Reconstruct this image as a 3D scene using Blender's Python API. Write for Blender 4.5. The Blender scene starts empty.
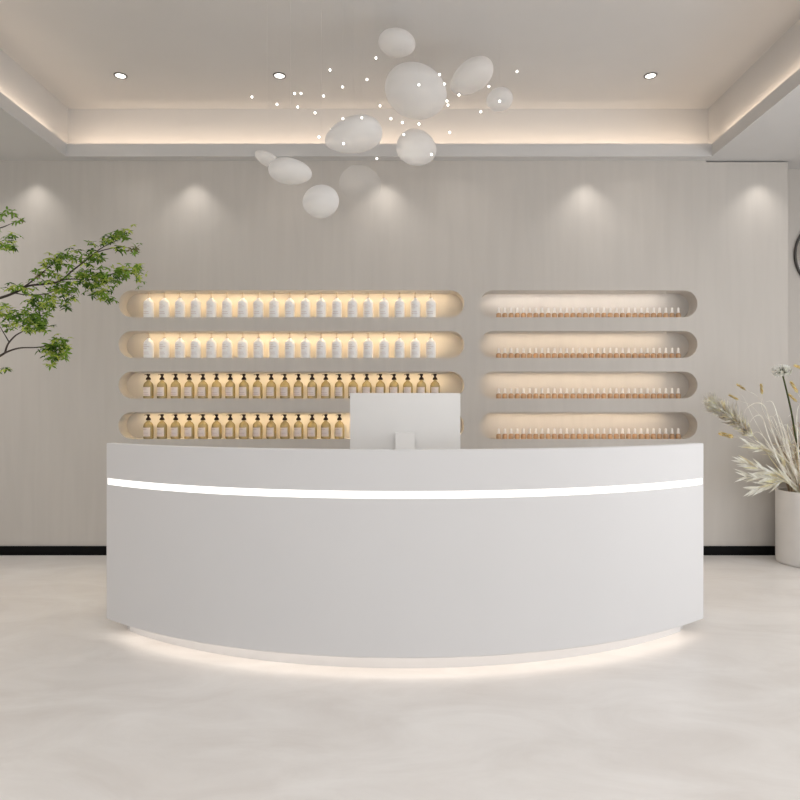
import bpy, bmesh, math, random
from mathutils import Vector, Matrix
PI = math.pi
random.seed(7)
sc = bpy.context.scene
COL = sc.collection

# ------------------------------------------------------------------ camera frame
F = 660.0                    # focal length in pixels of the 800 px frame
CX, CY, CH = 405.0, 408.0, 1.29

def at(px, py, d):
    """point seen at pixel (px,py) at real distance d in front of the lens"""
    return Vector(((px - CX) * d / F, d, CH + (CY - py) * d / F))

# ------------------------------------------------------------------ materials
def new_mat(name):
    m = bpy.data.materials.new(name)
    m.use_nodes = True
    nt = m.node_tree
    return m, nt, nt.nodes['Principled BSDF']

def mat(name, col, rough=0.5, metal=0.0, emit=None, estr=0.0, var=0.0, scale=8.0, stretch=(1, 1, 1), bump=0.0, spec=0.5):
    m, nt, b = new_mat(name)
    b.inputs['Base Color'].default_value = (*col, 1)
    b.inputs['Roughness'].default_value = rough
    b.inputs['Metallic'].default_value = metal
    b.inputs['Specular IOR Level'].default_value = spec
    if emit:
        b.inputs['Emission Color'].default_value = (*emit, 1)
        b.inputs['Emission Strength'].default_value = estr
    if var > 0 or bump > 0:
        tc = nt.nodes.new('ShaderNodeTexCoord')
        mp = nt.nodes.new('ShaderNodeMapping'); mp.inputs['Scale'].default_value = stretch
        nz = nt.nodes.new('ShaderNodeTexNoise'); nz.inputs['Scale'].default_value = scale
        nz.inputs['Detail'].default_value = 5
        nt.links.new(tc.outputs['Object'], mp.inputs['Vector'])
        nt.links.new(mp.outputs['Vector'], nz.inputs['Vector'])
        if var > 0:
            r = nt.nodes.new('ShaderNodeValToRGB')
            r.color_ramp.elements[0].position = 0.3; r.color_ramp.elements[1].position = 0.7
            r.color_ramp.elements[0].color = (*[c * (1 - var) for c in col], 1)
            r.color_ramp.elements[1].color = (*[min(1, c * (1 + var)) for c in col], 1)
            nt.links.new(nz.outputs['Fac'], r.inputs['Fac'])
            nt.links.new(r.outputs['Color'], b.inputs['Base Color'])
        if bump > 0:
            bp = nt.nodes.new('ShaderNodeBump'); bp.inputs['Strength'].default_value = bump
            bp.inputs['Distance'].default_value = 0.01
            nt.links.new(nz.outputs['Fac'], bp.inputs['Height'])
            nt.links.new(bp.outputs['Normal'], b.inputs['Normal'])
    return m

def emis(name, col, strength):
    m = bpy.data.materials.new(name); m.use_nodes = True
    nt = m.node_tree; nt.nodes.clear()
    e = nt.nodes.new('ShaderNodeEmission'); o = nt.nodes.new('ShaderNodeOutputMaterial')
    e.inputs[0].default_value = (*col, 1); e.inputs[1].default_value = strength
    nt.links.new(e.outputs[0], o.inputs[0])
    return m

def tinted(name, col, edge, diff=0.5, gloss=0.12):
    """coloured bottle glass with its liquid: tinted transparency, some body colour, darker where seen edge-on, a clear coat"""
    m = bpy.data.materials.new(name); m.use_nodes = True
    nt = m.node_tree; nt.nodes.clear()
    N = nt.nodes.new
    o = N('ShaderNodeOutputMaterial'); tr = N('ShaderNodeBsdfTransparent'); df = N('ShaderNodeBsdfDiffuse')
    tl = N('ShaderNodeBsdfTranslucent'); gl = N('ShaderNodeBsdfGlossy'); gl.inputs['Roughness'].default_value = 0.12
    lw = N('ShaderNodeLayerWeight'); lw.inputs['Blend'].default_value = 0.45
    rp = N('ShaderNodeMix'); rp.data_type = 'RGBA'
    rp.inputs[6].default_value = (*col, 1); rp.inputs[7].default_value = (*edge, 1)
    nt.links.new(lw.outputs['Facing'], rp.inputs[0])
    for s in (tr, df, tl): nt.links.new(rp.outputs[2], s.inputs['Color'])
    m1 = N('ShaderNodeMixShader'); m1.inputs[0].default_value = 0.5
    nt.links.new(df.outputs[0], m1.inputs[1]); nt.links.new(tl.outputs[0], m1.inputs[2])
    m2 = N('ShaderNodeMixShader'); m2.inputs[0].default_value = diff
    nt.links.new(tr.outputs[0], m2.inputs[1]); nt.links.new(m1.outputs[0], m2.inputs[2])
    m3 = N('ShaderNodeMixShader'); m3.inputs[0].default_value = gloss
    nt.links.new(m2.outputs[0], m3.inputs[1]); nt.links.new(gl.outputs[0], m3.inputs[2])
    nt.links.new(m3.outputs[0], o.inputs[0])
    return m

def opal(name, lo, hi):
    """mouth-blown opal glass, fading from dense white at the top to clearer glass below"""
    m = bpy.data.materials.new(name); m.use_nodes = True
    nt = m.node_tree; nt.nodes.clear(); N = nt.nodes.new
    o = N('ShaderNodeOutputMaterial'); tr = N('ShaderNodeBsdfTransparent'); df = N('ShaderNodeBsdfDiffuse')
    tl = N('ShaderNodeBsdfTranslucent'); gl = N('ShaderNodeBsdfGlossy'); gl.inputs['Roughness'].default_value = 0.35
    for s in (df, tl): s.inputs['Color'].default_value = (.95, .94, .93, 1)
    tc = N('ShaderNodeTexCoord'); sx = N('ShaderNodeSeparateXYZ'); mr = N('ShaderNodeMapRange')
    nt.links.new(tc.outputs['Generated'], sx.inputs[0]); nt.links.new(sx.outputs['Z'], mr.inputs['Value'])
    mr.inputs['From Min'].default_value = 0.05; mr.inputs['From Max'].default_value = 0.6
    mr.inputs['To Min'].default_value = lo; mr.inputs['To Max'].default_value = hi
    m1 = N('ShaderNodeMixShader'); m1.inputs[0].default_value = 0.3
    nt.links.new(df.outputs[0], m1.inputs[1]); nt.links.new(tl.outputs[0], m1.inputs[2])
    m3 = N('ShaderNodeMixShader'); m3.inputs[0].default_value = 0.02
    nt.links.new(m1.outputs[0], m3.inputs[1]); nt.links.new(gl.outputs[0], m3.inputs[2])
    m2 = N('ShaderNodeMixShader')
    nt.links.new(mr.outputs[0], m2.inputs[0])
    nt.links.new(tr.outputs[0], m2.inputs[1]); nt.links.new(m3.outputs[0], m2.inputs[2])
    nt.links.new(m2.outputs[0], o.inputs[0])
    return m

def leaf_mat(name, col, trans=.4):
    m = bpy.data.materials.new(name); m.use_nodes = True
    nt = m.node_tree; nt.nodes.clear(); N = nt.nodes.new
    o = N('ShaderNodeOutputMaterial'); df = N('ShaderNodeBsdfDiffuse'); tl = N('ShaderNodeBsdfTranslucent')
    nz = N('ShaderNodeTexNoise'); nz.inputs['Scale'].default_value = 14
    tc = N('ShaderNodeTexCoord'); nt.links.new(tc.outputs['Object'], nz.inputs['Vector'])
    r = N('ShaderNodeValToRGB'); r.color_ramp.elements[0].position = .35; r.color_ramp.elements[1].position = .68
    r.color_ramp.elements[0].color = (*[c * .8 for c in col], 1); r.color_ramp.elements[1].color = (*[min(1, c * 1.25) for c in col], 1)
    nt.links.new(nz.outputs['Fac'], r.inputs['Fac'])
    nt.links.new(r.outputs[0], df.inputs[0]); nt.links.new(r.outputs[0], tl.inputs[0])
    mx = N('ShaderNodeMixShader'); mx.inputs[0].default_value = trans
    nt.links.new(df.outputs[0], mx.inputs[1]); nt.links.new(tl.outputs[0], mx.inputs[2])
    nt.links.new(mx.outputs[0], o.inputs[0])
    return m

def floor_mat():
    m, nt, b = new_mat('pale_microcement')
    N = nt.nodes.new; L = nt.links.new
    tc = N('ShaderNodeTexCoord'); mp = N('ShaderNodeMapping'); mp.inputs['Scale'].default_value = (1.0, 1.9, 1)
    L(tc.outputs['Object'], mp.inputs['Vector'])
    n1 = N('ShaderNodeTexNoise'); n1.inputs['Scale'].default_value = 1.6; n1.inputs['Detail'].default_value = 8
    n1.inputs['Roughness'].default_value = .62; n1.inputs['Distortion'].default_value = .8
    L(mp.outputs[0], n1.inputs['Vector'])
    r = N('ShaderNodeValToRGB')
    r.color_ramp.elements[0].position = .32; r.color_ramp.elements[0].color = (.67, .635, .605, 1)
    r.color_ramp.elements[1].position = .66; r.color_ramp.elements[1].color = (.77, .745, .72, 1)
    L(n1.outputs['Fac'], r.inputs['Fac']); L(r.outputs[0], b.inputs['Base Color'])
    n2 = N('ShaderNodeTexNoise'); n2.inputs['Scale'].default_value = 5; n2.inputs['Detail'].default_value = 4
    L(mp.outputs[0], n2.inputs['Vector'])
    mr = N('ShaderNodeMapRange'); mr.inputs['To Min'].default_value = .24; mr.inputs['To Max'].default_value = .4
    L(n2.outputs['Fac'], mr.inputs['Value']); L(mr.outputs[0], b.inputs['Roughness'])
    b.inputs['Specular IOR Level'].default_value = .4
    return m

def wall_mat(name, col, var):
    """warm grey limewash with a faint upright grain"""
    m, nt, b = new_mat(name)
    N = nt.nodes.new; L = nt.links.new
    tc = N('ShaderNodeTexCoord'); mp = N('ShaderNodeMapping'); mp.inputs['Scale'].default_value = (9, 9, .8)
    L(tc.outputs['Object'], mp.inputs['Vector'])
    n1 = N('ShaderNodeTexNoise'); n1.inputs['Scale'].default_value = 1.5; n1.inputs['Detail'].default_value = 7
    n1.inputs['Distortion'].default_value = .5
    L(mp.outputs[0], n1.inputs['Vector'])
    r = N('ShaderNodeValToRGB')
    r.color_ramp.elements[0].position = .3; r.color_ramp.elements[0].color = (*[c * (1 - var) for c in col], 1)
    r.color_ramp.elements[1].position = .7; r.color_ramp.elements[1].color = (*[c * (1 + var) for c in col], 1)
    L(n1.outputs['Fac'], r.inputs['Fac']); L(r.outputs[0], b.inputs['Base Color'])
    b.inputs['Roughness'].default_value = .75
    b.inputs['Specular IOR Level'].default_value = .25
    return m

def printed(name, paper, ink, dens):
    """a paper label with unreadably small lines of print"""
    m, nt, b = new_mat(name); N = nt.nodes.new; L = nt.links.new
    tc = N('ShaderNodeTexCoord'); sx = N('ShaderNodeSeparateXYZ'); L(tc.outputs['Object'], sx.inputs[0])
    def mth(op, a, v=0.0):
        n = N('ShaderNodeMath'); n.operation = op; L(a, n.inputs[0])
        if isinstance(v, float): n.inputs[1].default_value = v
        else: L(v, n.inputs[1])
        return n.outputs[0]
    z = mth('MULTIPLY', sx.outputs['Z'], 62.0)
    line = mth('LESS_THAN', mth('FRACT', z), .30)
    row = mth('FLOOR', z)
    wn = N('ShaderNodeTexWhiteNoise'); wn.noise_dimensions = '1D'; L(row, wn.inputs['W'])
    width = mth('ADD', mth('MULTIPLY', wn.outputs['Value'], .055), -.030)
    inx = mth('LESS_THAN', sx.outputs['X'], width)
    rown = mth('GREATER_THAN', wn.outputs['Value'], dens)
    msk = mth('MULTIPLY', mth('MULTIPLY', line, inx), rown)
    mx = N('ShaderNodeMix'); mx.data_type = 'RGBA'; L(msk, mx.inputs[0])
    mx.inputs[6].default_value = (*paper, 1); mx.inputs[7].default_value = (*ink, 1)
    L(mx.outputs[2], b.inputs['Base Color']); b.inputs['Roughness'].default_value = .7
    return m

M = dict(
    white_label=printed('white_printed_label', (.92, .91, .90), (.66, .58, .56), .35),
    wall=wall_mat('warm_grey_wall', (.585, .55, .51), .025),
    ceil=mat('ceiling_paint', (.64, .63, .62), .85, var=.01, scale=3, spec=.2),
    floor=floor_mat(),
    black=mat('black_skirting', (.003, .003, .003), .6, var=.1, spec=.12),
    lacquer=mat('white_satin_lacquer', (.69, .68, .68), .55, var=.006, scale=3, spec=.4),
    lacquer_in=mat('white_desk_interior', (.74, .73, .72), .5, var=.01, scale=4),
    strip=emis('desk_light_line', (1, .965, .92), 1.6),
    plinth_led=emis('plinth_led', (1, .90, .80), 3.3),
    led=emis('niche_led_warm', (1, .76, .45), 24.0),
    led_soft=emis('niche_led_soft', (1, .80, .57), 15.5),
    led_neutral=emis('niche_led_neutral', (1, .90, .80), 16),
    lens=emis('downlight_lens', (1, .96, .9), 3.0),
    bulb=emis('tiny_bulb_glow', (1, .96, .9), 5.0),
    ring=mat('downlight_ring', (.10, .095, .09), .4, metal=.6, var=.05),
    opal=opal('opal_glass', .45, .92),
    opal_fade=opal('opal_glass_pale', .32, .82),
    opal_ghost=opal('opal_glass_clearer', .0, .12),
    wire=mat('pale_wire', (.62, .6, .58), .5, var=.02),
    plastic=mat('white_bottle_plastic', (.92, .91, .90), .35, var=.01, scale=20),
    pump_clear=mat('frosted_pump', (.50, .42, .33), .35, var=.03, scale=30),
    amber=tinted('olive_amber_glass', (.82, .74, .48), (.42, .34, .15), .42, .06),
    pump_black=mat('dark_brown_pump', (.010, .003, .003), .5, var=.2, scale=40, spec=.15),
    paper=printed('pinkish_printed_label', (.80, .71, .66), (.58, .47, .44), .3),
    vial=tinted('copper_amber_glass', (.95, .72, .48), (.60, .38, .20), .6, .08),
    cap=mat('white_vial_cap', (.90, .87, .83), .35, var=.01, scale=30),
    computer=mat('white_computer_shell', (.80, .785, .765), .35, var=.008, scale=6),
    screen=mat('dark_glass_screen', (.01, .01, .012), .08, var=.1),
    pot=mat('chalk_white_pot', (.70, .675, .65), .7, var=.02, scale=10, bump=.05),
    soil=mat('dry_pot_filling', (.32, .27, .21), .9, var=.3, scale=40, bump=.3),
    bark=mat('dark_bark', (.055, .040, .032), .8, var=.3, scale=30, bump=.2),
    leaf_a=leaf_mat('leaf_mid_green', (.17, .30, .05)),
    leaf_b=leaf_mat('leaf_yellow_green', (.46, .56, .11)),
    leaf_c=leaf_mat('leaf_deep_green', (.07, .14, .03)),
    leaf_d=leaf_mat('leaf_bronze_green', (.20, .17, .08)),
    straw=leaf_mat('straw', (.98, .86, .60), .5),
    straw_white=leaf_mat('bleached_straw', (.90, .83, .73)),
    straw_cream=leaf_mat('bleached_leaf', (.95, .91, .76)),
    straw_brown=leaf_mat('brown_straw', (.52, .41, .31)),
    gold=leaf_mat('golden_seed', (.74, .56, .22)),
    petal=leaf_mat('pale_green_petal', (.95, .95, .84)),
    stem_green=leaf_mat('dark_green_stem', (.10, .12, .05)),
    mirror=mat('grey_mirror', (.62, .61, .60), .12, metal=1.0, var=.01),
    window_white=mat('window_frame_white', (.75, .75, .75), .5, var=.01),
)

# ------------------------------------------------------------------ building helpers
def obj(name, bm, m, parent=None, smooth=False, angle=35):
    me = bpy.data.meshes.new(name)
    bmesh.ops.recalc_face_normals(bm, faces=bm.faces[:])
    bm.to_mesh(me); bm.free()
    for mm in (m if isinstance(m, (list, tuple)) else [m]):
        me.materials.append(mm)
    if smooth:
        for p in me.polygons: p.use_smooth = True
        me.set_sharp_from_angle(angle=math.radians(angle))
    o = bpy.data.objects.new(name, me); COL.objects.link(o)
    if parent is not None: o.parent = parent
    return o

def tag(o, label, cat, group=None):
    o['label'] = label; o['category'] = cat
    if group: o['group'] = group
    return o

def thing(name, label, cat, loc=(0, 0, 0), rz=0, group=None):
    o = bpy.data.objects.new(name, None); COL.objects.link(o)
    o.empty_display_size = .05
    o.location = loc; o.rotation_euler = (0, 0, rz)
    return tag(o, label, cat, group)

def struct(name, bm, m, **k):
    o = obj(name, bm, m, **k); o['kind'] = 'structure'; return o

def dup(root, loc, label, rz=0):
    r = root.copy(); COL.objects.link(r); r.location = loc; r['label'] = label
    r.rotation_euler = (0, 0, rz)
    for ch in list(root.children):
        c = ch.copy(); COL.objects.link(c); c.parent = r
    return r

def box(bm, x0, x1, y0, y1, z0, z1, bevel=0.0, seg=2):
    r = bmesh.ops.create_cube(bm, size=1)
    vs = r['verts']
    for v in vs:
        v.co = Vector((x0 + (v.co.x + .5) * (x1 - x0), y0 + (v.co.y + .5) * (y1 - y0), z0 + (v.co.z + .5) * (z1 - z0)))
    if bevel:
        es = list({e for v in vs for e in v.link_edges})
        bmesh.ops.bevel(bm, geom=es, offset=bevel, segments=seg, profile=.5, affect='EDGES')
    return bm

def lathe(bm, prof, n=20, c=(0, 0, 0), close=True):
    rings = []
    for r, z in prof:
        if r < 1e-6:
            rings.append([bm.verts.new((c[0], c[1], c[2] + z))])
        else:
            rings.append([bm.verts.new((c[0] + r * math.cos(2 * PI * i / n), c[1] + r * math.sin(2 * PI * i / n), c[2] + z)) for i in range(n)])
    for a, b in zip(rings, rings[1:]):
        for i in range(n):
            j = (i + 1) % n
            if len(a) == 1 and len(b) == 1: continue
            if len(a) == 1: bm.faces.new((a[0], b[i], b[j]))
            elif len(b) == 1: bm.faces.new((a[i], a[j], b[0]))
            else: bm.faces.new((a[i], a[j], b[j], b[i]))
    if close:
        for rg in (rings[0], rings[-1]):
            if len(rg) > 2:
                try: bm.faces.new(rg)
                except ValueError: pass
    return bm

def tube(bm, pts, r0, r1=None, n=6, mi=0):
    pts = [Vector(p) for p in pts]
    r1 = r0 if r1 is None else r1
    rings = []
    for i, p in enumerate(pts):
        t = (pts[min(i + 1, len(pts) - 1)] - pts[max(i - 1, 0)]).normalized()
        a = t.cross(Vector((0, 0, 1)))
        if a.length < .05: a = t.cross(Vector((1, 0, 0)))
        a.normalize(); b = t.cross(a)
        r = r0 + (r1 - r0) * i / max(1, len(pts) - 1)
        rings.append([bm.verts.new(p + r * (a * math.cos(2 * PI * k / n) + b * math.sin(2 * PI * k / n))) for k in range(n)])
    fs = []
    for a, b in zip(rings, rings[1:]):
        for k in range(n):
            fs.append(bm.faces.new((a[k], a[(k + 1) % n], b[(k + 1) % n], b[k])))
    fs.append(bm.faces.new(rings[0])); fs.append(bm.faces.new(rings[-1]))
    for f in fs: f.material_index = mi
    return bm

def spline(pts, n=6):
    """Catmull-Rom through the points"""
    pts = [Vector(p) for p in pts]
    P = [pts[0] * 2 - pts[1]] + pts + [pts[-1] * 2 - pts[-2]]
    out = []
    for i in range(1, len(P) - 2):
        for k in range(n):
            t = k / n
            a, b, c, d = P[i - 1], P[i], P[i + 1], P[i + 2]
            out.append(.5 * ((2 * b) + (c - a) * t + (2 * a - 5 * b + 4 * c - d) * t * t + (3 * b - a - 3 * c + d) * t ** 3))
    out.append(pts[-1])
    return out

def sweep(bm, prof, R, yc, a0, a1, n=64):
    """close the (radius offset, z) profile round the vertical axis (0,yc); angle 0 points at the viewer"""
    rings = []
    for i in range(n + 1):
        a = a0 + (a1 - a0) * i / n
        rings.append([bm.verts.new(((R + o) * math.sin(a), yc - (R + o) * math.cos(a), z)) for o, z in prof])
    m = len(prof)
    for a, b in zip(rings, rings[1:]):
        for k in range(m):
            bm.faces.new((a[k], a[(k + 1) % m], b[(k + 1) % m], b[k]))
    bm.faces.new(rings[0]); bm.faces.new(rings[-1])
    return bm

# ------------------------------------------------------------------ the room
YW, YB = 5.79, 5.99          # face of the built-out niche wall, wall behind it
XL, XR, YF = -4.6, 4.6, -3.0
ZS, ZL, ZT = 3.46, 3.57, 4.0   # soffit, top of its lip, tray ceiling
OX0, OX1, OY1, OY0 = -2.92, 2.647, 5.69, 0.6   # tray opening

bm = bmesh.new(); box(bm, XL, XR, YF, YB + .1, -.1, 0)
struct('floor', bm, M['floor'])
bm = bmesh.new(); box(bm, XL - .1, XL, YF, YB + .1, 0, ZT + .1)
struct('wall_left', bm, M['wall'])
bm = bmesh.new(); box(bm, XL, XR, YB, YB + .1, 0, ZT + .1)
struct('wall_rear', bm, M['wall'])
WY0, WY1, WZ0, WZ1 = 0.2, 4.2, .25, 3.0
bm = bmesh.new()
box(bm, XR, XR + .1, YF, WY0, 0, ZT + .1); box(bm, XR, XR + .1, WY1, YB + .1, 0, ZT + .1)
box(bm, XR, XR + .1, WY0, WY1, 0, WZ0); box(bm, XR, XR + .1, WY0, WY1, WZ1, ZT + .1)
struct('wall_right', bm, M['wall'])
bm = bmesh.new()
for y in (WY0, (WY0 + WY1) / 2 - .02, WY1 - .05):
    box(bm, XR + .03, XR + .08, y, y + .05, WZ0, WZ1)
for z in (WZ0, WZ1 - .05):
    box(bm, XR + .03, XR + .08, WY0, WY1, z, z + .05)
struct('window_1', bm, M['window_white'])

# tray ceiling with its risers
RX0, RX1 = OX0 - .13, OX1 + .10
bm = bmesh.new()
box(bm, RX0 - .02, RX1 + .02, OY0 - .15, YB, ZT, ZT + .1)
box(bm, RX0 - .05, RX0, OY0 - .15, YB, ZS + .03, ZT)
box(bm, RX1, RX1 + .05, OY0 - .15, YB, ZS + .03, ZT)
box(bm, RX0, RX1, OY0 - .15, OY0 - .10, ZS + .03, ZT)
box(bm, RX0, RX1, YB - .012, YB, ZS + .03, ZT)
struct('ceiling', bm, M['ceil'])
# dropped soffit round it, its lip turned up to hide the cove lamps
bm = bmesh.new()
box(bm, XL, OX0, YF, YB, ZS, ZS + .02); box(bm, OX1, XR, YF, YB, ZS, ZS + .02)
box(bm, OX0, OX1, OY1, YB, ZS, ZS + .02); box(bm, OX0, OX1, YF, OY0, ZS, ZS + .02)
box(bm, OX0 - .018, OX0, OY0 - .018, OY1 + .018, ZS + .02, ZL)
box(bm, OX1, OX1 + .018, OY0 - .018, OY1 + .018, ZS + .02, ZL)
box(bm, OX0, OX1, OY1, OY1 + .018, ZS + .02, ZL)
box(bm, OX0, OX1, OY0 - .018, OY0, ZS + .02, ZL)
struct('trim_1', bm, M['ceil'])

# niche wall: one face pierced by eight round-ended niches, each a real recess
NR, NP, NZ = .1175, .356, 2.086
NXL, NXR = (-2.513, .518), (.654, 2.566)
ND = .17
rows = [NZ - NP * i for i in range(4)]
bm = bmesh.new()
WX0, WX1, GX = XL, 3.36, 2.64
outer = [(WX0, 0), (WX1, 0), (WX1, ZS - .014), (GX, ZS - .014), (GX, ZS), (WX0, ZS)]
edges = []
def loop(pts, y):
    vs = [bm.verts.new((x, y, z)) for x, z in pts]
    es = [bm.edges.new((vs[i], vs[(i + 1) % len(vs)])) for i in range(len(vs))]
    return vs, es
ov, oe = loop(outer, YW); edges += oe
holes = []
for (x0, x1) in (NXL, NXR):
    for z0 in rows:
        zc = z0 + NR; pts = []
        for i in range(25):
            a = -PI / 2 + PI * i / 24; pts.append((x1 - NR + NR * math.cos(a), zc + NR * math.sin(a)))
        for i in range(25):
            a = PI / 2 + PI * i / 24; pts.append((x0 + NR + NR * math.cos(a), zc + NR * math.sin(a)))
        v, e = loop(pts, YW); edges += e; holes.append((v, pts))
bmesh.ops.triangle_fill(bm, edges=edges, use_beauty=True, use_dissolve=False)
for v, pts in holes:
    b = [bm.verts.new((x, YW + ND, z)) for x, z in pts]
    n = len(v)
    for i in range(n):
        bm.faces.new((v[i], v[(i + 1) % n], b[(i + 1) % n], b[i]))
    bm.faces.new(b)
bk = [bm.verts.new((x, YB - .001, z)) for x, z in outer]
for i in range(len(ov)):
    bm.faces.new((ov[i], ov[(i + 1) % len(ov)], bk[(i + 1) % len(ov)], bk[i]))
bm.faces.new(bk)
struct('wall_back', bm, M['wall'], smooth=True, angle=30)
bm = bmesh.new()
box(bm, XL, WX1 + .012, YW - .012, YW, 0, .08)
box(bm, WX1, WX1 + .012, YW, YB - .012, 0, .08); box(bm, WX1, XR, YB - .012, YB, 0, .08)
struct('baseboard_back', bm, M['black'])

# ------------------------------------------------------------------ lamps of the niches
ROWN = ['top', 'second', 'third', 'bottom']
for side, x0, x1, mats in (('left', -2.36, .395, ('led', 'led', 'led', 'led')), ('right', .735, 2.31, ('led_neutral', 'led_soft', 'led_soft', 'led_soft'))):
    for i, z0 in enumerate(rows):
        bm = bmesh.new(); zt = z0 + 2 * NR
        box(bm, x0, x1, YW + .058, YW + .078, zt - .002, zt - .0003)
        t = thing('led_strip', f'warm LED strip along the ceiling of the {ROWN[i]} niche of the {side} column', 'light strip', group='LED strips in the wall niches')
        obj('light', bm, M[mats[i]], t)
        bm = bmesh.new()
        box(bm, x0 - .003, x1 + .003, YW + .052, YW + .055, zt - .007, zt)
        box(bm, x0 - .003, x0 - .001, YW + .055, YW + .079, zt - .007, zt); box(bm, x1 + .001, x1 + .003, YW + .055, YW + .079, zt - .007, zt)
        obj('channel', bm, M['wall'], t)

# ------------------------------------------------------------------ bottles
NUM = ['first', 'second', 'third', 'fourth', 'fifth', 'sixth', 'seventh', 'eighth', 'ninth', 'tenth', 'eleventh', 'twelfth',
       'thirteenth', 'fourteenth', 'fifteenth', 'sixteenth', 'seventeenth', 'eighteenth', 'nineteenth', 'twentieth',
       'twenty-first', 'twenty-second', 'twenty-third', 'twenty-fourth', 'twenty-fifth', 'twenty-sixth', 'twenty-seventh',
       'twenty-eighth', 'twenty-ninth', 'thirtieth', 'thirty-first', 'thirty-second', 'thirty-third', 'thirty-fourth', 'thirty-fifth']
YBOT = YW + .046
K = F / YBOT

def patch(bm, r, a0, a1, z0, z1, n=6, t=.0006):
    """a thin label wrapped on a round bottle; angle 0 faces the room"""
    rows_ = []
    for rr in (r, r + t):
        rows_.append([[bm.verts.new((rr * math.sin(a0 + (a1 - a0) * i / n), -rr * math.cos(a0 + (a1 - a0) * i / n), z)) for i in range(n + 1)] for z in (z0, z1)])
    inn, out = rows_
    for i in range(n):
        bm.faces.new((out[0][i], out[0][i + 1], out[1][i + 1], out[1][i]))
        bm.faces.new((inn[0][i], inn[0][i + 1], inn[1][i + 1], inn[1][i]))
        bm.faces.new((inn[0][i], inn[0][i + 1], out[0][i + 1], out[0][i]))
        bm.faces.new((inn[1][i], inn[1][i + 1], out[1][i + 1], out[1][i]))
    for i in (0, n):
        bm.faces.new((inn[0][i], out[0][i], out[1][i], inn[1][i]))

def grow(bm, k):
    for v in bm.verts: v.co.z *= k

def make_white_bottle():
    t = thing('pump_bottle', '', 'bottle', group='white pump bottles in the upper left niches')
    bm = bmesh.new()
    lathe(bm, [(0, 0), (.038, 0), (.043, .004), (.0435, .012), (.0435, .122), (.042, .132), (.037, .143), (.028, .153), (.018, .160), (.0145, .165), (.0145, .172), (0, .172)], 22)
    grow(bm, 1.03); obj('body', bm, M['plastic'], t, smooth=True)
    bm = bmesh.new()
    lathe(bm, [(0, .172), (.013, .172), (.013, .182), (.006, .184), (.0045, .186), (.0045, .206), (.009, .207), (.009, .216), (.007, .218), (0, .218)], 12)
    tube(bm, [(0, 0, .2125), (-.018, -.006, .2125), (-.026, -.009, .206)], .0032, .0026, 6)
    grow(bm, 1.03); obj('pump', bm, M['pump_clear'], t, smooth=True)
    bm = bmesh.new(); patch(bm, .0437, -.85, .85, .026, .118, 12)
    obj('label', bm, M['white_label'], t, smooth=True)
    return t

def make_amber_bottle():
    t = thing('pump_bottle', '', 'bottle', group='amber pump bottles in the lower left niches')
    bm = bmesh.new()
    lathe(bm, [(0, 0), (.038, 0), (.042, .004), (.0425, .012), (.0425, .108), (.041, .120), (.036, .133), (.027, .144), (.018, .151), (.013, .156), (.012, .168), (0, .168)], 22)
    obj('body', bm, M['amber'], t, smooth=True)
    bm = bmesh.new(); patch(bm, .0427, -.98, .72, .022, .100, 12)
    obj('label', bm, M['paper'], t, smooth=True)
    bm = bmesh.new()
    lathe(bm, [(0, .165), (.0215, .165), (.022, .170), (.020, .180), (.013, .188), (.009, .192), (.009, .201), (.0155, .203), (.016, .212), (.014, .217), (0, .217)], 14)
    tube(bm, [(0, 0, .2115), (-.022, -.004, .212), (-.034, -.007, .208)], .0036, .0028, 6)
    obj('pump', bm, M['pump_black'], t, smooth=True)
    return t

def make_vial():
    t = thing('dropper_vial', '', 'vial', group='copper vials with white caps in the right niches')
    bm = bmesh.new()
    lathe(bm, [(0, 0), (.0200, 0), (.0215, .002), (.0215, .030), (.019, .035), (.009, .039), (.0085, .043), (0, .043)], 16)
    grow(bm, 1.12); obj('glass_body', bm, M['vial'], t, smooth=True)
    bm = bmesh.new()
    lathe(bm, [(0, .040), (.0115, .040), (.0115, .052), (.0100, .054), (.0092, .078), (.006, .082), (0, .083)], 12)
    grow(bm, 1.12); obj('cap', bm, M['cap'], t, smooth=True)
    return t

pw, pa, pv = make_white_bottle(), make_amber_bottle(), make_vial()
used = set()
def place(proto, px, z, label):
    loc = ((px - CX) / K, YBOT, z)
    if proto.name not in used:
        used.add(proto.name); proto.location = loc; proto['label'] = label; return proto
    return dup(proto, loc, label)

for r in range(2):
    for i in range(19):
        place(pw, 148.7 + 15.68 * i, rows[r], f'white pump bottle in the {ROWN[r]} left niche, {NUM[i]} from the left')
for r in (2, 3):
    for i in range(22 if r == 2 else 16):
        if r == 3 and i == 15: continue          # wholly behind the computer
        place(pa, 148.4 + 13.65 * i, rows[r], f'amber bottle with dark pump in the {ROWN[r]} left niche, {NUM[i]} from the left')
for r in range(4):
    for i in range(30):
        place(pv, 498.7 + 6.19 * i, rows[r], f'small copper vial with white cap in the {ROWN[r]} right niche, {NUM[i]} from the left')

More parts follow.
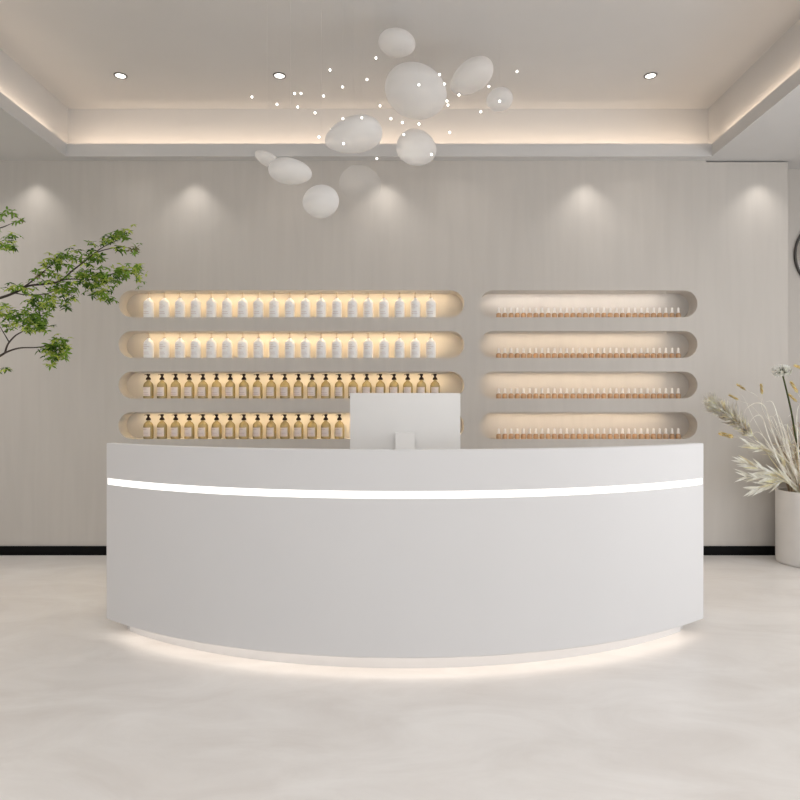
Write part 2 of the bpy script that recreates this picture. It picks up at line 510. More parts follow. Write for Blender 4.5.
# ------------------------------------------------------------------ reception desk
R, YC = 2.708, 5.868
A = math.asin(1.70 / R)
desk = thing('reception_desk', 'long curved white reception desk with a glowing light line, on the pale floor', 'reception desk', (0, 3.5, 0))
def dpart(name, bm, m, **k):
    for v in bm.verts: v.co.y -= 3.5
    return obj(name, bm, m, desk, **k)
Z0, ZG0, ZG1, Z1 = .09, .855, .892, 1.09
c = .004
bm = bmesh.new()
sweep(bm, [(-c, Z0), (0, Z0 + c), (0, ZG0), (-.012, ZG0), (-.012, ZG1), (0, ZG1), (0, Z1 - c), (-c, Z1), (-.055 + c, Z1), (-.055, Z1 - c), (-.055, .86), (-.12, .84), (-.12, .15), (-.02, .15), (-.02, Z0)], R, YC, -A, A, 96)
da = .008 / (R * math.cos(A))
for s in (-1, 1):
    sweep(bm, [(0, ZG0), (0, ZG1), (-.012, ZG1), (-.012, ZG0)], R, YC, s * A, s * (A - da), 1)
dpart('front_panel', bm, M['lacquer'], smooth=True, angle=25)
bm = bmesh.new()
sweep(bm, [(-.001, ZG0 + .0005), (-.001, ZG1 - .0005), (-.0115, ZG1 - .0005), (-.0115, ZG0 + .0005)], R, YC, -A + da, A - da, 96)
dpart('light_line', bm, M['strip'], smooth=True, angle=25)['label'] = 'glowing white light line across the desk front'
bm = bmesh.new()
sweep(bm, [(-.16, 0), (-.16, .15), (-.11, .15), (-.11, 0)], R, YC, -A * .972, A * .972, 64)
for s in (-1, 1):
    box(bm, *sorted((s * 1.585, s * 1.625)), 3.86, 4.28, 0, .15)
dpart('plinth', bm, M['lacquer'], smooth=True, angle=25)
bm = bmesh.new()
sweep(bm, [(-.095, .143), (-.095, .149), (-.032, .149), (-.032, .143)], R, YC, -A * .972, A * .972, 64)
dpart('plinth_light', bm, M['plinth_led'])
for s in (-1, 1):
    bm = bmesh.new(); box(bm, *sorted((s * 1.70, s * 1.63)), 3.805, 4.34, Z0, .98, .003, 1)
    dpart('side_panel', bm, M['lacquer'])
bm = bmesh.new()
n = 48; top = []; A2 = math.asin(1.625 / R)
ring = [((R - .125) * math.sin(-A2 + 2 * A2 * i / n), YC - (R - .125) * math.cos(-A2 + 2 * A2 * i / n)) for i in range(n + 1)]
ring = [(max(-1.625, min(1.625, x)), y) for x, y in ring] + [(1.625, 4.30), (-1.625, 4.30)]
lo = [bm.verts.new((x, y, .72)) for x, y in ring]; hi = [bm.verts.new((x, y, .75)) for x, y in ring]
bm.faces.new(lo); bm.faces.new(hi)
for i in range(len(ring)):
    j = (i + 1) % len(ring); bm.faces.new((lo[i], lo[j], hi[j], hi[i]))
dpart('worktop', bm, M['lacquer_in'])

# computer on the worktop, its back to the room
pc = thing('desktop_computer', 'white all-in-one desktop computer seen from behind, standing on the reception desk', 'computer', (0, 3.75, .75))
KM = F / 3.75
x0, x1 = (350 - CX) / KM, (460.3 - CX) / KM
zt = CH + (CY - 393) / KM - .75
bm = bmesh.new(); box(bm, x0, x1, -.006, .016, zt - .46, zt, .004, 2)
hs = obj('screen_housing', bm, M['computer'], pc, smooth=True)
bm = bmesh.new(); box(bm, x0 + .01, x1 - .01, .0155, .018, zt - .38, zt - .01)
obj('screen', bm, M['screen'], pc)
bm = bmesh.new()
sw = .054; ztp = .405
prof = [(-.004, ztp - .012), (-.030, ztp), (-.040, ztp - .006), (-.125, .012), (-.115, .004), (-.020, ztp - .03), (-.004, ztp - .04)]
l = [bm.verts.new((-sw, y, z)) for y, z in prof]; r_ = [bm.verts.new((sw, y, z)) for y, z in prof]
bm.faces.new(l); bm.faces.new(r_)
for i in range(len(prof)):
    j = (i + 1) % len(prof); bm.faces.new((l[i], l[j], r_[j], r_[i]))
bmesh.ops.bevel(bm, geom=[e for e in bm.edges if abs(e.verts[0].co.x - e.verts[1].co.x) < .01], offset=.002, segments=2, affect='EDGES')
obj('stand_arm', bm, M['computer'], pc, smooth=True)
bm = bmesh.new(); box(bm, -.10, .10, -.13, .06, 0, .008, .003, 2)
obj('stand_base', bm, M['computer'], pc)

# ------------------------------------------------------------------ ceiling downlights
def make_downlight(loc, label):
    t = thing('recessed_downlight', label, 'ceiling light', loc, group='recessed ceiling downlights')
    bm = bmesh.new()
    lathe(bm, [(.040, -.001), (.042, -.006), (.050, -.006), (.053, -.002), (.053, 0), (.040, 0), (.040, -.001)], 32, close=False)
    obj('trim_ring', bm, M['ring'], t, smooth=True)
    bm = bmesh.new(); lathe(bm, [(0, -.003), (.0405, -.003), (.0405, -.0005), (0, -.0005)], 32)
    obj('lens', bm, M['lens'], t)
    return t
dd = F * (ZT - CH) / (CY - 75.5)
DL = [(120.5, 'leftmost recessed downlight in the tray ceiling, near its left cove'),
      (279.5, 'recessed downlight in the tray ceiling left of the pebble lamps'),
      (650.5, 'recessed downlight in the tray ceiling right of the pebble lamps')]
for px, lb in DL:
    make_downlight(((px - CX) * dd / F, dd, ZT), lb)

# ------------------------------------------------------------------ pebble pendants and tiny lights
def pebble(px, py, w, h, d, m, label, egg=.0, tilt=0., seed=0, pinch=0.):
    c = at(px, py, d); s = d / F; rx, hh = w * s / 2, h * s / 2; ry = rx * .8
    rz = math.sqrt(max(hh ** 2 - (ry * (CY - py) / F) ** 2, (.5 * hh) ** 2))
    t = thing('pebble_pendant_lamp', label, 'pendant lamp', (c.x, c.y, c.z), group='frosted pebble pendants under the tray ceiling')
    bm = bmesh.new(); bmesh.ops.create_uvsphere(bm, u_segments=40, v_segments=24, radius=1)
    rnd = random.Random(seed); ph = [rnd.uniform(0, 6.28) for _ in range(6)]
    Rm = Matrix.Rotation(tilt, 3, 'Y')
    for v in bm.verts:
        p = v.co.copy()
        k = 1 + .035 * math.sin(2 * p.x + ph[0]) + .035 * math.sin(2.3 * p.y + ph[1]) + .03 * math.sin(2.1 * p.z + ph[2])
        p *= k
        f = 1 + egg * p.x
        p.z *= f; p.y *= f
        if pinch: p.z -= pinch * (p.x * p.x) 
        v.co = Rm @ Vector((p.x * rx, p.y * ry, p.z * rz))
    top = max(v.co.z for v in bm.verts)
    obj('glass_shade', bm, M[m], t, smooth=True, angle=180)
    bm = bmesh.new(); tube(bm, [(0, 0, top * .93), (0, 0, ZT - c.z)], .0005, n=5)
    obj('wire', bm, M['wire'], t)
    return t
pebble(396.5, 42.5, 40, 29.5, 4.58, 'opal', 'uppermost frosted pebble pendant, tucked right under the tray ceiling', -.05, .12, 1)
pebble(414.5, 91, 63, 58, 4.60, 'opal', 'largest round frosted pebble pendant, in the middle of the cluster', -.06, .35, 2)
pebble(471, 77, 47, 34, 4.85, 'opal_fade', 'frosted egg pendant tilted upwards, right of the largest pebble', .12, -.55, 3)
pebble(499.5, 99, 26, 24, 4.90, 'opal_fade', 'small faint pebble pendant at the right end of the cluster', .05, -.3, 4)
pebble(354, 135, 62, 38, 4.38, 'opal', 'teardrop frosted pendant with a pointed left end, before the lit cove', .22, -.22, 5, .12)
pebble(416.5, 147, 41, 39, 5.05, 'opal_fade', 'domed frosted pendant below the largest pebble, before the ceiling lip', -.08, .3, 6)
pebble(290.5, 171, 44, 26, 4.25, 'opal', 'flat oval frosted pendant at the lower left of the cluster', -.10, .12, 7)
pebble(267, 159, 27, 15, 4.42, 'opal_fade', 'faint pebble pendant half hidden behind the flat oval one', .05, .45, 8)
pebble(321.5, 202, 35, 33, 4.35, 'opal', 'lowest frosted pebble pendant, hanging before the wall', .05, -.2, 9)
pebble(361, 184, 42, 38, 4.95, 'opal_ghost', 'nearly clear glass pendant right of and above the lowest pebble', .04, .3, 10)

dots = [(376, 58), (330, 70), (367, 79.5), (342.5, 87), (294.6, 93.5), (301, 93.5), (323.6, 96), (252, 97), (277, 104.4), (297.8, 107),
        (315, 112.8), (342.9, 118.7), (361.8, 117.7), (380, 105.8), (343.6, 143.6), (376.9, 158.6), (390.9, 118.7), (402.4, 122.6),
        (403.8, 134.5), (419, 124), (418.9, 84.8), (439.5, 74.6), (444.4, 84), (447, 101), (448, 105), (459, 95), (480.8, 111.7),
        (488.9, 86.5), (499.7, 101.2), (517, 71.5), (449.7, 132.4), (431.5, 154.4), (319, 137), (331, 130)]
dots.sort()
for i, (px, py) in enumerate(dots):
    d = 4.06 if 335 < px < 460 or px > 475 else random.Random(i).uniform(4.3, 4.9)
    while at(px, py, d).z > ZT - .06: d -= .05
    c = at(px, py, d)
    t = thing('tiny_pendant_light', f'tiny glowing ball light on a fine wire, {NUM[i]} from the left in the pendant cluster', 'pendant light', tuple(c), group='tiny ball lights among the pebbles')
    bm = bmesh.new(); bmesh.ops.create_icosphere(bm, subdivisions=2, radius=1.12 * d / F)
    obj('bulb', bm, M['bulb'], t, smooth=True, angle=180)
    bm = bmesh.new(); tube(bm, [(0, 0, 1.08 * d / F), (0, 0, ZT - c.z)], .00012, n=4)
    obj('wire', bm, M['wire'], t)

# ------------------------------------------------------------------ tree at the left
tree = thing('potted_tree', 'slender tree with fine light green leaves, its branches reaching in from the left', 'tree', (-3.75, 4.75, 0))
T0 = Vector((-3.75, 4.75, 0))
def tl(px, py, d): return at(px, py, d) - T0
bm = bmesh.new()
lathe(bm, [(0, 0), (.20, 0), (.22, .02), (.25, .42), (.25, .45), (.225, .45), (.22, .40), (0, .40)], 40)
obj('pot', bm, M['pot'], tree, smooth=True)
bm = bmesh.new(); lathe(bm, [(0, .395), (.215, .395), (.215, .41), (.1, .425), (0, .43)], 32)
obj('soil', bm, M['soil'], tree, smooth=True)
bm = bmesh.new()
tube(bm, spline([(0, 0, .40), (.02, .01, .8), (-.03, 0, 1.15), (.05, -.02, 1.55), (.08, 0, 1.95), (.02, .04, 2.35), (.06, .0, 2.7)], 6), .032, .012, 8)
obj('trunk', bm, M['bark'], tree, smooth=True)
def br(pts, r0, r1): 
    bm = bmesh.new(); tube(bm, spline(pts, 6), r0, r1, 6)
    return obj('branch', bm, M['bark'], tree, smooth=True)
tr1 = Vector((.05, -.02, 1.55)); tr2 = Vector((.08, 0, 1.95)); tr0 = Vector((0, 0, 1.2)); tr3 = Vector((.03, .03, 2.3))
D1 = 4.6
branches = [
    ([tr1, tl(-30, 306, D1), tl(0, 298, D1), tl(15, 292.5, D1), tl(28, 286, D1), tl(45, 284, D1), tl(60, 281, D1), tl(72, 271, D1), tl(85, 261, D1), tl(98, 250.5, D1), tl(107, 245, D1), tl(118, 240, D1)], .0105, .0022),
    ([tl(22, 288.5, D1), tl(32, 281, D1 - .03), tl(42, 273, D1 - .06), tl(55, 262, D1 - .09), tl(64, 256, D1 - .1)], .006, .002),
    ([tl(58, 281, D1), tl(72, 279, D1 + .05), tl(88, 280, D1 + .1), tl(105, 276, D1 + .14), tl(122, 271, D1 + .18), tl(138, 270, D1 + .2)], .005, .0015),
    ([tl(94, 253.5, D1), tl(104, 250, D1 - .05), tl(114, 248, D1 - .08), tl(124, 247, D1 - .1), tl(134, 250, D1 - .12)], .004, .0014),
    ([tl(14, 293, D1), tl(28, 295, D1 - .06), tl(45, 294, D1 - .12), tl(60, 290, D1 - .15), tl(72, 296, D1 - .17)], .0045, .0014),
    ([tr0, tl(-25, 372, 4.5), tl(0, 356, 4.5), tl(8, 351.5, 4.5), tl(20, 348, 4.5), tl(36, 347.5, 4.5), tl(48, 346, 4.5), tl(57, 347, 4.5)], .010, .002),
    ([tl(5, 352.5, 4.5), tl(8, 344, 4.5), tl(15, 336, 4.5), tl(23, 331, 4.5), tl(32, 324, 4.5), tl(40, 320, 4.5)], .0065, .002),
    ([tl(9, 342, 4.5), tl(2, 330, 4.5), tl(-4, 320, 4.5)], .004, .0015),
    ([tr3, tl(-30, 236, 4.7), tl(0, 228, 4.7), tl(8, 225, 4.7), tl(15, 222, 4.7)], .007, .0015),
    ([tl(-15, 232, 4.7), tl(-2, 240, 4.7), tl(8, 246, 4.7)], .004, .0012),
    ([tr2, tl(-40, 270, 4.9), tl(-20, 255, 5.0)], .009, .002),
    ([tl(-20, 370, 4.5), tl(-6, 369, 4.5), tl(4, 369, 4.5)], .003, .0012),
]
for p, a, b in branches: br(p, a, b)
foliage = bmesh.new()
rnd = random.Random(11)
def leaf(bm, base, dirv, nrm, L, W, mi):
    dirv = dirv.normalized(); s = dirv.cross(nrm).normalized(); up = s.cross(dirv)
    pts = [(0, 0, 0), (.3, .5, .03), (.62, .42, .0), (1, 0, -.12), (.62, -.42, .0), (.3, -.5, .03)]
    mid = [bm.verts.new(base + dirv * L * .3 - up * L * .03), bm.verts.new(base + dirv * L * .62 - up * L * .05)]
    v = [bm.verts.new(base + dirv * L * a + s * W * b + up * L * cc) for a, b, cc in pts]
    for q in ((v[0], v[1], mid[0]), (v[1], v[2], mid[1], mid[0]), (v[2], v[3], mid[1]), (v[0], mid[0], v[5]), (mid[0], mid[1], v[4], v[5]), (mid[1], v[3], v[4])):
        f = bm.faces.new(q); f.material_index = mi; f.smooth = True
def whorl(bm, p, size, mi):
    ax = Vector((rnd.gauss(0, .55), rnd.gauss(-.25, .5), 1)).normalized()
    a = ax.cross(Vector((1, .2, 0))).normalized(); b = ax.cross(a)
    n = rnd.choice((4, 5, 5, 6)); ph = rnd.uniform(0, 6.28)
    for k in range(n):
        an = ph + 2 * PI * k / n + rnd.uniform(-.25, .25)
        dv = a * math.cos(an) + b * math.sin(an) + ax * rnd.uniform(-.55, .05)
        L = size * rnd.uniform(.7, 1.15)
        leaf(bm, p, dv, ax, L, L * .36, mi)
# (px, py, spread x, spread y, whorls, distance)
clusters = [
    (8, 213, 9, 5, 7, 4.7), (17, 223, 5, 4, 3, 4.7), (8, 237, 8, 7, 9, 4.7), (10, 247, 7, 5, 9, 4.7), (-12, 230, 12, 15, 16, 4.75),
    (10, 287, 7, 4, 6, 4.6), (22, 288, 9, 5, 9, 4.6), (38, 273, 6, 4, 6, 4.52), (50, 263, 9, 6, 9, 4.5), (66, 255, 12, 4, 13, 4.5), (62, 261, 10, 5, 8, 4.5), (72, 250, 7, 3, 5, 4.5),
    (47, 277, 10, 6, 11, 4.6), (62, 274, 10, 6, 9, 4.6), (84, 262, 7, 4, 8, 4.6), (97, 257, 7, 4, 10, 4.55), (90, 251, 5, 3, 3, 4.6),
    (92, 242, 5, 2, 3, 4.6), (108, 241, 5, 4, 7, 4.6), (118, 237, 8, 4, 13, 4.6), (125, 231, 5, 4, 8, 4.6), (134, 248, 6, 5, 7, 4.5), (119, 247, 5, 3, 6, 4.5), (114, 232, 5, 3, 4, 4.6),
    (82, 276, 8, 6, 15, 4.68), (92, 284, 10, 8, 26, 4.7), (104, 279, 8, 7, 17, 4.7), (101, 294, 8, 5, 14, 4.65), (108, 298, 4, 4, 6, 4.65), (96, 274, 8, 5, 12, 4.7),
    (116, 271, 7, 4, 13, 4.75), (127, 272, 7, 5, 13, 4.78), (137, 268, 6, 5, 10, 4.8), (138, 277, 5, 5, 7, 4.8), (113, 284, 5, 5, 7, 4.7),
    (58, 291, 10, 6, 13, 4.45), (68, 287, 7, 6, 12, 4.5), (70, 297, 6, 5, 9, 4.43), (45, 297, 9, 5, 10, 4.5), (34, 303, 7, 5, 8, 4.5), (43, 307, 5, 6, 8, 4.45), (65, 305, 5, 5, 6, 4.45), (52, 303, 5, 4, 6, 4.45),
    (6, 310, 8, 6, 12, 4.5), (14, 316, 8, 5, 12, 4.5), (27, 316, 8, 5, 13, 4.5), (38, 319, 9, 5, 20, 4.5), (36, 328, 8, 5, 15, 4.45), (22, 324, 8, 4, 9, 4.5), (5, 325, 6, 4, 7, 4.5), (44, 325, 5, 5, 9, 4.5),
    (50, 344, 7, 4, 11, 4.5), (60, 343, 8, 5, 16, 4.5), (57, 352, 8, 6, 18, 4.47), (53, 361, 4, 5, 8, 4.47), (64, 351, 4, 5, 8, 4.5), (45, 350, 4, 3, 4, 4.5), (4, 370, 5, 2, 4, 4.5),
    (-14, 300, 12, 12, 14, 4.6), (-16, 330, 12, 12, 14, 4.5), (-35, 250, 18, 25, 30, 5.0), (-60, 300, 20, 30, 30, 4.9), (-50, 215, 20, 20, 26, 4.8), (-30, 372, 14, 8, 10, 4.5),
]
for px, py, sx, sy, n, d in clusters:
    bronze = (py < 252 and px > 100 and px > 125) or (px < 25 and py < 232) or (abs(px - 38) < 3 and py < 280)
    for k in range(int(n * 1.6)):
        p = tl(px + rnd.gauss(0, sx * .62), py + rnd.gauss(0, sy * .62), d + rnd.gauss(0, .08))
        u = rnd.random()
        mi = (3 if u < .4 else 0) if bronze else (0 if u < .48 else 1 if u < .78 else 2)
        whorl(foliage, p, rnd.uniform(.030, .048), mi)
obj('foliage', foliage, [M['leaf_a'], M['leaf_b'], M['leaf_c'], M['leaf_d']], tree)

# ------------------------------------------------------------------ planter with dried grasses at the right
PX, PY = 3.36, 5.48
pot = thing('planter', 'tall round chalk white planter by the right end of the niche wall', 'planter', (PX, PY, 0))
bm = bmesh.new()
lathe(bm, [(0, 0), (.235, 0), (.245, .01), (.25, .03), (.25, .598), (.247, .606), (.232, .606), (.229, .598), (.229, .53), (0, .53)], 56)
obj('body', bm, M['pot'], pot, smooth=True)
bm = bmesh.new(); lathe(bm, [(0, .525), (.228, .525), (.228, .545), (.12, .56), (0, .562)], 40)
obj('filling', bm, M['soil'], pot, smooth=True)
G = 'dried stems standing in the white planter'
D = 5.40
def root(dx=0., dy=0.): return Vector((PX + dx, PY + dy, .55))
def shift(bm, o):
    for v in bm.verts: v.co -= o
def blade(bm, pts, w, mi=0):
    """a ribbon leaf, wide at the foot and pointed at the tip"""
    P = spline(pts, 7); n = len(P)
    rows_ = []
    for i, p in enumerate(P):
        t = (P[min(i + 1, n - 1)] - P[max(i - 1, 0)]).normalized()
        s = t.cross(Vector((0.25, -1, .1))).normalized()
        ww = w * (1 - .92 * (i / (n - 1)) ** 1.6)
        up = s.cross(t) * ww * .35
        rows_.append((bm.verts.new(p - s * ww), bm.verts.new(p + up), bm.verts.new(p + s * ww)))
    for a, b in zip(rows_, rows_[1:]):
        for k in (0, 1):
            f = bm.faces.new((a[k], a[k + 1], b[k + 1], b[k])); f.material_index = mi; f.smooth = True
rg = random.Random(5)
# bristly foxtail plume
rt = root(-.06, -.05)
t = thing('dried_foxtail_stem', 'large bristly beige foxtail plume leaning left from the white planter', 'dried flower', tuple(rt), group=G)
ax = [rt, at(778, 468, D), at(762, 446, D), at(752, 434, D)]
bm = bmesh.new(); tube(bm, spline(ax, 6), .003, .002, 6); shift(bm, rt); obj('stem', bm, M['straw'], t)
bm = bmesh.new()
core = spline([at(753, 436, D), at(742, 426, D), at(729, 415, D), at(719, 408, D), at(711, 402, D)], 10)
for i, p in enumerate(core[:-1]):
    f = i / len(core)
    axv = (core[i + 1] - p).normalized(); e1 = axv.cross(Vector((0, 1, 0))).normalized(); e2 = axv.cross(e1)
    rad = .078 * (.45 + 1.1 * math.sin(PI * min(1, .15 + f * .8)) * .7)
    for k in range(12):
        an = rg.uniform(0, 6.28)
        dv = axv * rg.uniform(.7, 1.3) + (e1 * math.cos(an) + e2 * math.sin(an)) * rg.uniform(.5, 1.0)
        leaf(bm, p, dv, Vector((rg.uniform(-.5, .5), -1, rg.uniform(-.2, .8))), rad * rg.uniform(.7, 1.3), .014 * rg.uniform(.6, 1.2), rg.choice((0, 1)))
    for k in range(8):
        an = rg.uniform(0, 6.28)
        dv = axv * rg.uniform(.8, 1.4) + (e1 * math.cos(an) + e2 * math.sin(an)) * rg.uniform(.4, .9)
        leaf(bm, p, dv, e1, rad * rg.uniform(1.3, 1.9), .0022, 1)
shift(bm, rt); obj('plume', bm, [M['straw'], M['straw_white']], t)
# seed heads on fine stems
heads = [((745.5, 390), (736.5, 384), .011, 'straw seed head on a fine stem, uppermost left of the pale allium'),
         ((738.5, 400), (728.5, 394.5), .010, 'straw seed head on a fine stem just above the foxtail plume'),
         ((733.5, 437), (719, 433), .024, 'yellow seed head drooping left below the foxtail plume'),
         ((762, 394.5), (761, 383.5), .013, 'upright straw seed head between foxtail plume and pale allium'),
         ((797.5, 393), (790.5, 381), .013, 'golden seed head close right of the allium stalk, the upper one'),
         ((797, 402), (788, 393.5), .011, 'golden seed head close right of the allium stalk, the lower one'),
         ((806, 370), (794, 365), .015, 'golden seed head cut by the right edge, above the other golden ones')]
for i, (b, tp, w, lb) in enumerate(heads):
    rt = root(-.09 + .03 * i, -.06 + .02 * (i % 3))
    t = thing('seed_head_stem', lb, 'dried flower', tuple(rt), group=G)
    B, TP = at(*b, D), at(*tp, D)
    ext = B + (B - TP) * 1.6
    mid = rt.lerp(ext, .55) + Vector((.0, 0, .05))
    bm = bmesh.new(); tube(bm, spline([rt, mid, ext, B], 8), .0022, .0012, 5); shift(bm, rt)
    obj('stem', bm, M['straw_white'], t)
    bm = bmesh.new(); axv = (TP - B); Lh = axv.length; axn = axv.normalized()
    e1 = axn.cross(Vector((0, 1, 0))).normalized(); e2 = axn.cross(e1)
    for j in range(7):
        p = B + axv * (j / 9)
        for k in range(6):
            an = 2 * PI * k / 6 + j * .5
            o_ = e1 * math.cos(an) + e2 * math.sin(an)
            leaf(bm, p + o_ * w * .12, axn * 1.5 + o_ * .55, o_, Lh * .36, w * 1.15, (j + k) % 2)
    shift(bm, rt); obj('seed_head', bm, [M['gold'], M['straw']], t)
# allium
rt = root(.03, -.08)
t = thing('allium_stem', 'pale green allium ball on a straight dark green stalk in the white planter', 'dried flower', tuple(rt), group=G)
bm = bmesh.new(); tube(bm, spline([rt, at(799, 450, 5.38), at(791, 410, 5.38), at(782.5, 374, 5.38)], 8), .0085, .0065, 8); shift(bm, rt)
obj('stem', bm, M['stem_green'], t, smooth=True)
bm = bmesh.new(); hc = at(781.5, 371, 5.38)
for k in range(90):
    z = rg.uniform(-.75, 1); an = rg.uniform(0, 6.28); q = math.sqrt(max(0, 1 - z * z))
    dv = Vector((q * math.cos(an) * 1.25, q * math.sin(an) * 1.2, z * .85))
    p = hc + dv * .052
    tube(bm, [hc, p], .0009, .0007, 3, 1)
    s1 = dv.cross(Vector((.3, .5, 1))).normalized(); s2 = dv.cross(s1).normalized()
    for j in range(5):
        a_ = 2 * PI * j / 5
        leaf(bm, p, dv * .7 + s1 * math.cos(a_) + s2 * math.sin(a_), dv, .020, .010, 0)
shift(bm, rt); obj('flower_head', bm, [M['petal'], M['stem_green']], t)
# bleached leafy branches fanning out low on the left
fans = [([(790, 484), (775, 478), (758, 472), (741, 465)], 'bleached leafy branch, uppermost of three leaning left over the planter rim', 1),
        ([(792, 487), (778, 482), (762, 480), (742, 479)], 'bleached leafy branch, middle of three leaning left over the planter rim', 2),
        ([(794, 489), (782, 483), (768, 486), (750, 491)], 'bleached leafy branch, lowest of three leaning left over the planter rim', 3),
        ([(788, 478), (776, 463), (764, 453), (747, 449)], 'bleached leafy sprig rising above the three low branches on the planter', 4)]
for pts, lb, sd in fans:
    r2 = random.Random(sd); rt = root(-.10, -.08)
    dpt = 5.30 + .02 * sd
    t = thing('bleached_leaf_branch', lb, 'dried flower', tuple(rt), group=G)
    P = spline([rt, at(*pts[0], dpt)] + [at(q[0] + 5, q[1] - 2, dpt) for q in pts[1:]], 8)
    bm = bmesh.new(); tube(bm, P, .003, .0012, 5); shift(bm, rt); obj('stem', bm, M['straw_cream'], t)
    bm = bmesh.new(); n = len(P)
    for i in range(10, n, 2):
        p = P[i]; axv = (P[min(i + 1, n - 1)] - P[i - 1]).normalized()
        for s in (-1, 1):
            dv = axv + Vector((r2.uniform(-.15, .15), r2.uniform(-.5, .4), s * r2.uniform(.1, .5)))
            leaf(bm, p, dv, Vector((0, -1, .3)), r2.uniform(.10, .17), r2.uniform(.016, .022), 0 if r2.random() < .8 else 1)
    shift(bm, rt); obj('leaves', bm, [M['straw_cream'], M['straw']], t)
# tall tuft of arching grass blades
rt = root(0, 0)
t = thing('dried_grass_tuft', 'tall tuft of bleached arching grass blades in the middle of the planter', 'dried grass', tuple(rt), group=G)
bm = bmesh.new()
arcs = [[(788, 470), (772, 430), (765, 407), (756, 403), (747, 408), (744, 414)],
        [(792, 470), (780, 425), (774, 405), (770, 401), (766, 402)],
        [(790, 470), (779, 432), (773, 417), (768, 418)], [(793, 470), (784, 430), (778, 415), (773, 417)],
        [(795, 470), (786, 435), (780, 426), (774, 430)], [(786, 475), (770, 440), (762, 417), (754, 417), (749, 424)],
        [(788, 478), (781, 465), (772, 452), (766, 446)], [(796, 475), (786, 450), (781, 436), (775, 434)],
        [(799, 470), (794, 430), (792, 415), (788, 417)], [(800, 470), (797, 425), (798, 408), (803, 402)],
        [(785, 470), (766, 440), (757, 432), (750, 437)], [(782, 470), (760, 430), (752, 415), (744, 398), (738, 392)],
        [(788, 470), (770, 420), (764, 405), (762, 396)], [(786, 470), (752, 440), (740, 436), (731, 437)]]
for i, a_ in enumerate(arcs):
    dp = D + rg.uniform(-.08, .1)
    blade(bm, [rt + Vector((rg.uniform(-.1, .06), rg.uniform(-.1, .05), 0))] + [at(*q, dp) for q in a_], (.0075 if i < 11 else .003), 0)
for k in range(230):
    x0_ = rg.uniform(-.13, .2); lean = rg.gauss(-.02, .16); h = rg.uniform(.2, .62)
    if lean < -.2: h *= .7
    q0 = rt + Vector((x0_, rg.uniform(-.15, .15), 0))
    q2 = q0 + Vector((lean * h * 1.5, rg.uniform(-.1, .1), h))
    q1 = q0.lerp(q2, .5) + Vector((-lean * h * .25, 0, .03))
    q3 = q2 + Vector((lean * .35 + rg.uniform(-.02, .02), 0, rg.uniform(-.05, .05)))
    blade(bm, [q0, q1, q2, q3], rg.uniform(.004, .009), rg.choice((0, 0, 1, 2, 2)))
shift(bm, rt)
tuft = obj('blades', bm, [M['straw_white'], M['straw'], M['straw_brown']], t)
tuft['kind'] = 'stuff'

# ------------------------------------------------------------------ round mirror cut by the right edge
mc = Vector((3.86, YB, 2.68)); mr_ = .335
t = thing('round_wall_mirror', 'round grey mirror with a thin black frame, cut by the right picture edge', 'mirror', (mc.x, mc.y, mc.z))
def ydisk(prof, n=64):
    bm = bmesh.new(); lathe(bm, prof, n)
    for v in bm.verts: v.co = Vector((v.co.x, -v.co.z, v.co.y))
    return bm
bm = bmesh.new(); lathe(bm, [(.322, 0), (.322, .028), (.335, .028), (.335, 0), (.322, 0)], 72, close=False)
for v in bm.verts: v.co = Vector((v.co.x, -v.co.z, v.co.y))
obj('frame', bm, M['ring'], t, smooth=True)
obj('glass', ydisk([(0, 0), (.323, 0), (.323, .015), (0, .015)]), M['mirror'], t)

# ------------------------------------------------------------------ light
def area(name, loc, rot, sx, sy, power, col, spread=PI):
    l = bpy.data.lights.new(name, 'AREA'); l.shape = 'RECTANGLE'; l.size = sx; l.size_y = sy
    l.energy = power; l.color = col; l.spread = spread
    o = bpy.data.objects.new(name, l); COL.objects.link(o); o.location = loc; o.rotation_euler = rot
    return o
WARM = (1, .79, .60)
# cove lamps lying behind the lip of the soffit, shining up the risers
area('cove_lamp_back', ((RX0 + RX1) / 2, OY1 + .06, ZL - .012), (PI / 2 + .2, 0, 0), RX1 - RX0 - .1, .03, 10.5, WARM, 2.7)
area('cove_lamp_left', (OX0 - .03, (OY0 + OY1) / 2, ZL - .012), (0, -PI / 2 - .15, PI), .03, OY1 - OY0, 9.5, WARM, 2.7)
area('cove_lamp_right', (OX1 + .025, (OY0 + OY1) / 2, ZL - .012), (0, PI / 2 + .15, PI), .03, OY1 - OY0, 9.5, WARM, 2.7)
# added unseen fill high in the tray, brightening floor and desk
area('added_tray_fill', (0, 1.9, ZT - .03), (0, 0, 0), 3.6, 1.6, 11, (1, .985, .97), 1.9)
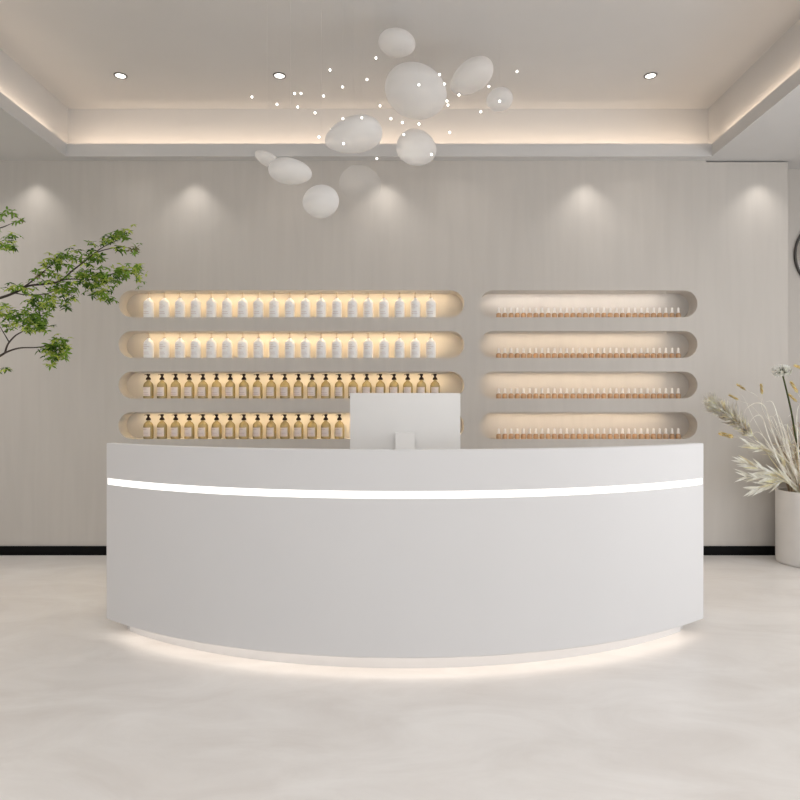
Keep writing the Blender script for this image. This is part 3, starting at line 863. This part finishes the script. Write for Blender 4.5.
# added unseen fills below the soffit: left, right and behind the viewer
area('added_fill_left', (-4.0, 3.6, ZS - .02), (0, 0, 0), .5, 3.6, 27, (1, .97, .94), 2.4)
area('added_fill_right', (4.0, 3.8, ZS - .02), (0, 0, 0), .5, 3.0, 9, (1, .97, .94), 2.4)
area('added_fill_front', (.8, -1.0, ZS - .02), (0, 0, 0), 4.0, 2.0, 55, (1, .97, .94))
# daylight through the window in the right wall
area('window_daylight', (XR + .12, (WY0 + WY1) / 2, (WZ0 + WZ1) / 2), (0, PI / 2, 0), WZ1 - WZ0, WY1 - WY0, 60, (.97, .98, 1.0))
# downlights
def spot(name, loc, rot, power, ang, blend, col, rad):
    l = bpy.data.lights.new(name, 'SPOT'); l.energy = power; l.spot_size = math.radians(ang); l.spot_blend = blend
    l.color = col; l.shadow_soft_size = rad
    o = bpy.data.objects.new(name, l); COL.objects.link(o); o.location = loc; o.rotation_euler = rot
for px in (37, 195, 385, 585, 758):
    spot('wall_washer', ((px - CX) * YW / F, YW - .095, ZS - .012), (math.radians(-34), 0, 0), 19, 122, .6, (1, .95, .89), .012)
for px, lb in DL + [(465, '')]:
    spot('downlight_beam', ((px - CX) * dd / F, dd, ZT - .02), (0, 0, 0), 12, 70, .8, (1, .93, .85), .04)

w = bpy.data.worlds.new('daylight'); sc.world = w; w.use_nodes = True
bg = w.node_tree.nodes['Background']
bg.inputs[0].default_value = (.96, .98, 1, 1); bg.inputs[1].default_value = 1.3

# ------------------------------------------------------------------ camera and view
cd = bpy.data.cameras.new('camera'); cam = bpy.data.objects.new('camera', cd); COL.objects.link(cam)
cam.location = (0, 0, CH); cam.rotation_euler = (PI / 2, 0, 0)
cd.sensor_width = 36; cd.lens = F / 800 * 36
cd.shift_x = -(CX - 400) / 800; cd.shift_y = (CY - 400) / 800
cd.clip_start = .05
sc.camera = cam
vs = sc.view_settings
vs.view_transform = 'Standard'; vs.look = 'None'; vs.gamma = 1; vs.use_curve_mapping = False
vs.exposure = 0.0
